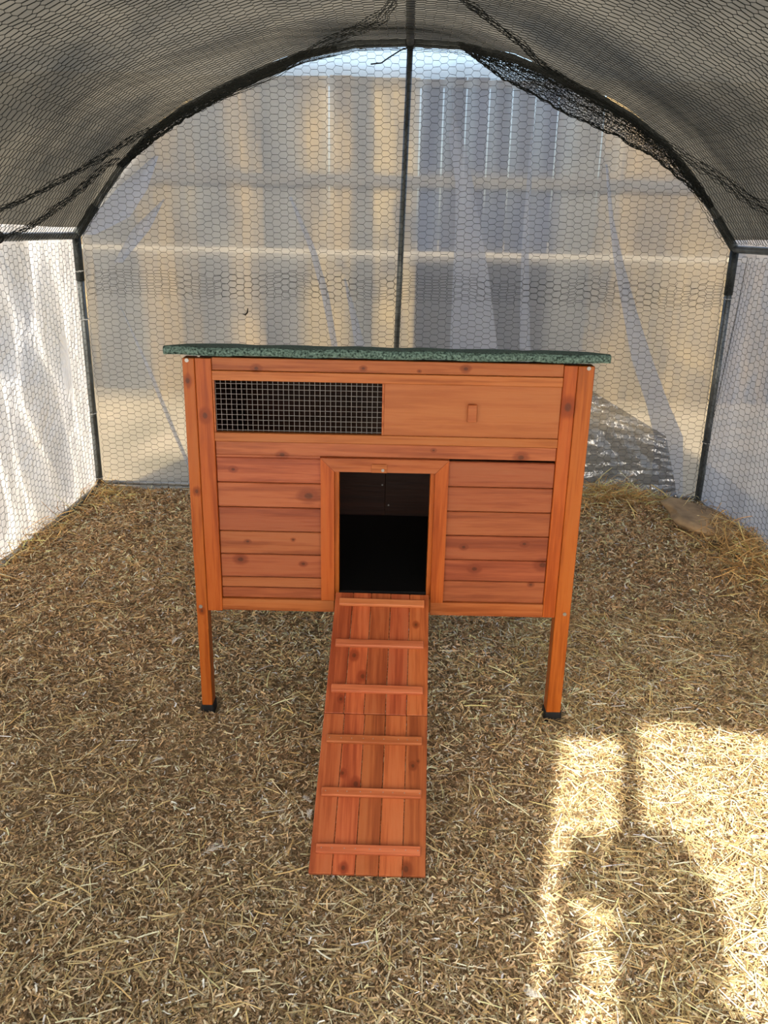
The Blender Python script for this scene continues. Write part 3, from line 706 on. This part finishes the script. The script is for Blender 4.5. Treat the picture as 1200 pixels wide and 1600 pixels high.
# ------------------------------------------------------------------ plank fence behind the far film
fe = tag(empty('plank_fence', (0, 5.0, 0)), 'weathered vertical plank fence with painted-in sunlit patches, seen blurred through the far film', 'fence')
def fwood(nm, a, b, c_): return wood(nm, 'z', srgb(*a), srgb(*b), srgb(*c_), (), .9, .30, 7., 1.0)
M_fa = fwood('weathered_sunlit_plank', (150,128,88), (106,94,72), (62,59,54)); M_fd = fwood('greyed_plank', (96,94,84), (76,75,70), (54,54,52)); M_fb = fwood('dark_painted_plank', (26,27,29), (22,23,25), (18,18,20)); M_fc = fwood('blue_grey_plank', (44,52,66), (38,44,56), (30,34,44)); M_fr = fwood('weathered_rail', (92,88,80), (80,77,70), (66,64,58))  # warm planks carry sunlit patches in their colour, grey ones the rest
KF = 1.322; fz = lambda z: 1.2718+(z-1.2718)*KF; fx = lambda x: .025+(x-.025)*KF; STEP = .132*KF
for i in range(-24, 25):
    a = fx(.073+.132*i); b = a+STEP; cxm = fx(.073+.132*(i+.5)); dark = (-.01 < i < 5.01)
    ga = .010 if (0 <= i <= 6 or i in (8, -4)) else .0006
    gb = .010 if (0 <= i+1 <= 6 or i+1 in (8, -4)) else .0006
    m_ = M_fb if dark else (M_fa if i in (-17,-16,-12,-11,-8,-5,-4,-2,-1,8,9,10,11,12,13,14,15,16) else M_fd)
    board('plank', a+ga*.6, b-gb*.6, 0, .02, fz(1.148), fz(2.09)+random.uniform(-.01, .01), M_fc if dark else m_, fe, .002)
    board('plank', a+.0006, b-.0006, 0, .02, -.10, fz(1.120), m_, fe, .002)
for z0, z1 in ((1.505, 1.57), (2.04, 2.08)): board('fence_rail', -4.2, 4.4, -.03, 0, fz(z0), fz(z1), M_fr, fe, .003)

# ------------------------------------------------------------------ photographer outside the doorway (casts the shadow)
def skin(name, joints, edges, mat, parent=None, sub=2, root=0):
    me = bpy.data.meshes.new(name); me.from_pydata([j[0] for j in joints], edges, []); o = link(name, me, mat, parent)
    m = o.modifiers.new('skin', 'SKIN'); sv = me.skin_vertices[0].data
    for i_, j in enumerate(joints): sv[i_].radius = (j[1], j[1] if len(j) < 3 else j[2]); sv[i_].use_root = (i_ == root)
    s_ = o.modifiers.new('sub', 'SUBSURF'); s_.levels = sub; s_.render_levels = sub; m.use_smooth_shade = True
    return o
M_cloth = simple('dark_jacket', srgb(52,58,70), .9, 0, .2, 40, srgb(44,50,60), .2)
M_skin = simple('skin', srgb(206,160,134), .55, 0, .4); M_hair = simple('brown_hair', srgb(60,42,30), .7)
J = [((.25,-2.48,.86),.15,.11),((.25,-2.47,1.05),.13,.10),((.225,-2.44,1.20),.13,.10),((.19,-2.42,1.31),.055),((.15,-2.38,1.42),.048),((.12,-2.33,1.55),.092,.095),((.115,-2.33,1.64),.080),
     ((.135,-2.43,1.235),.045),((-.09,-2.42,1.06),.040),((.030,-2.12,1.17),.028),((.055,-2.055,1.20),.022),
     ((.35,-2.43,1.245),.055),((.37,-2.40,1.02),.042),((.16,-2.13,1.12),.030),((.125,-2.06,1.18),.022),
     ((.19,-2.48,.80),.085),((.18,-2.46,.46),.058),((.17,-2.50,.06),.04),((.16,-2.38,.02),.035),
     ((.33,-2.48,.80),.085),((.35,-2.46,.46),.058),((.36,-2.50,.06),.04),((.37,-2.38,.02),.035)]
E = [(0,1),(1,2),(2,3),(3,4),(4,5),(5,6),(2,7),(7,8),(8,9),(9,10),(2,11),(11,12),(12,13),(13,14),(0,15),(15,16),(16,17),(17,18),(0,19),(19,20),(20,21),(21,22)]
per = skin('person', J, E, M_cloth); tag(per, 'person in dark jacket standing in the doorway holding up a phone', 'person')
hair = skin('hair', [((.115,-2.345,1.66),.085),((.135,-2.375,1.58),.115),((.175,-2.40,1.45),.095),((.20,-2.41,1.34),.06)], [(0,1),(1,2),(2,3)], M_hair, per)
PX = .040
for hx, sg in ((PX, 1), (PX+.072, -1)):      # fingers of both hands around the phone edges
    for k in range(4):
        z = 1.195+k*.019; skin('finger', [((hx-.018*sg,-2.05,z-.01),.010),((hx-.012*sg,-2.035,z),.009),((hx-.011*sg,-2.012,z+.002),.008),((hx+.006*sg,-2.000,z+.003),.006)], [(0,1),(1,2),(2,3)], M_skin, per, 1)
    skin('thumb', [((hx-.01*sg,-2.055,1.195),.011),((hx+.004*sg,-2.035,1.22),.010),((hx+.012*sg,-2.030,1.235),.008)], [(0,1),(1,2)], M_skin, per, 1)
pho = board('phone', PX, PX+.072, -2.018, -2.008, 1.19, 1.36, M_black, None, .003); tag(pho, 'black phone held upright in both hands of the person', 'phone')
# doorway posts of the near end
for xx, lab in ((-.055, 0), (1.035, 0)): tube('door_post', [(xx, YF, -.03), (xx, YF, 1.89)], .015, M_steel, fr, 10)
tube('door_lintel', [(-.055, YF, 1.885), (1.035, YF, 1.885)], .015, M_steel, fr, 10)
tube('door_brace', [(.14, YF-.01, 1.0), (.14, YF-.01, 1.885)], .028, M_steel, fr, 10)
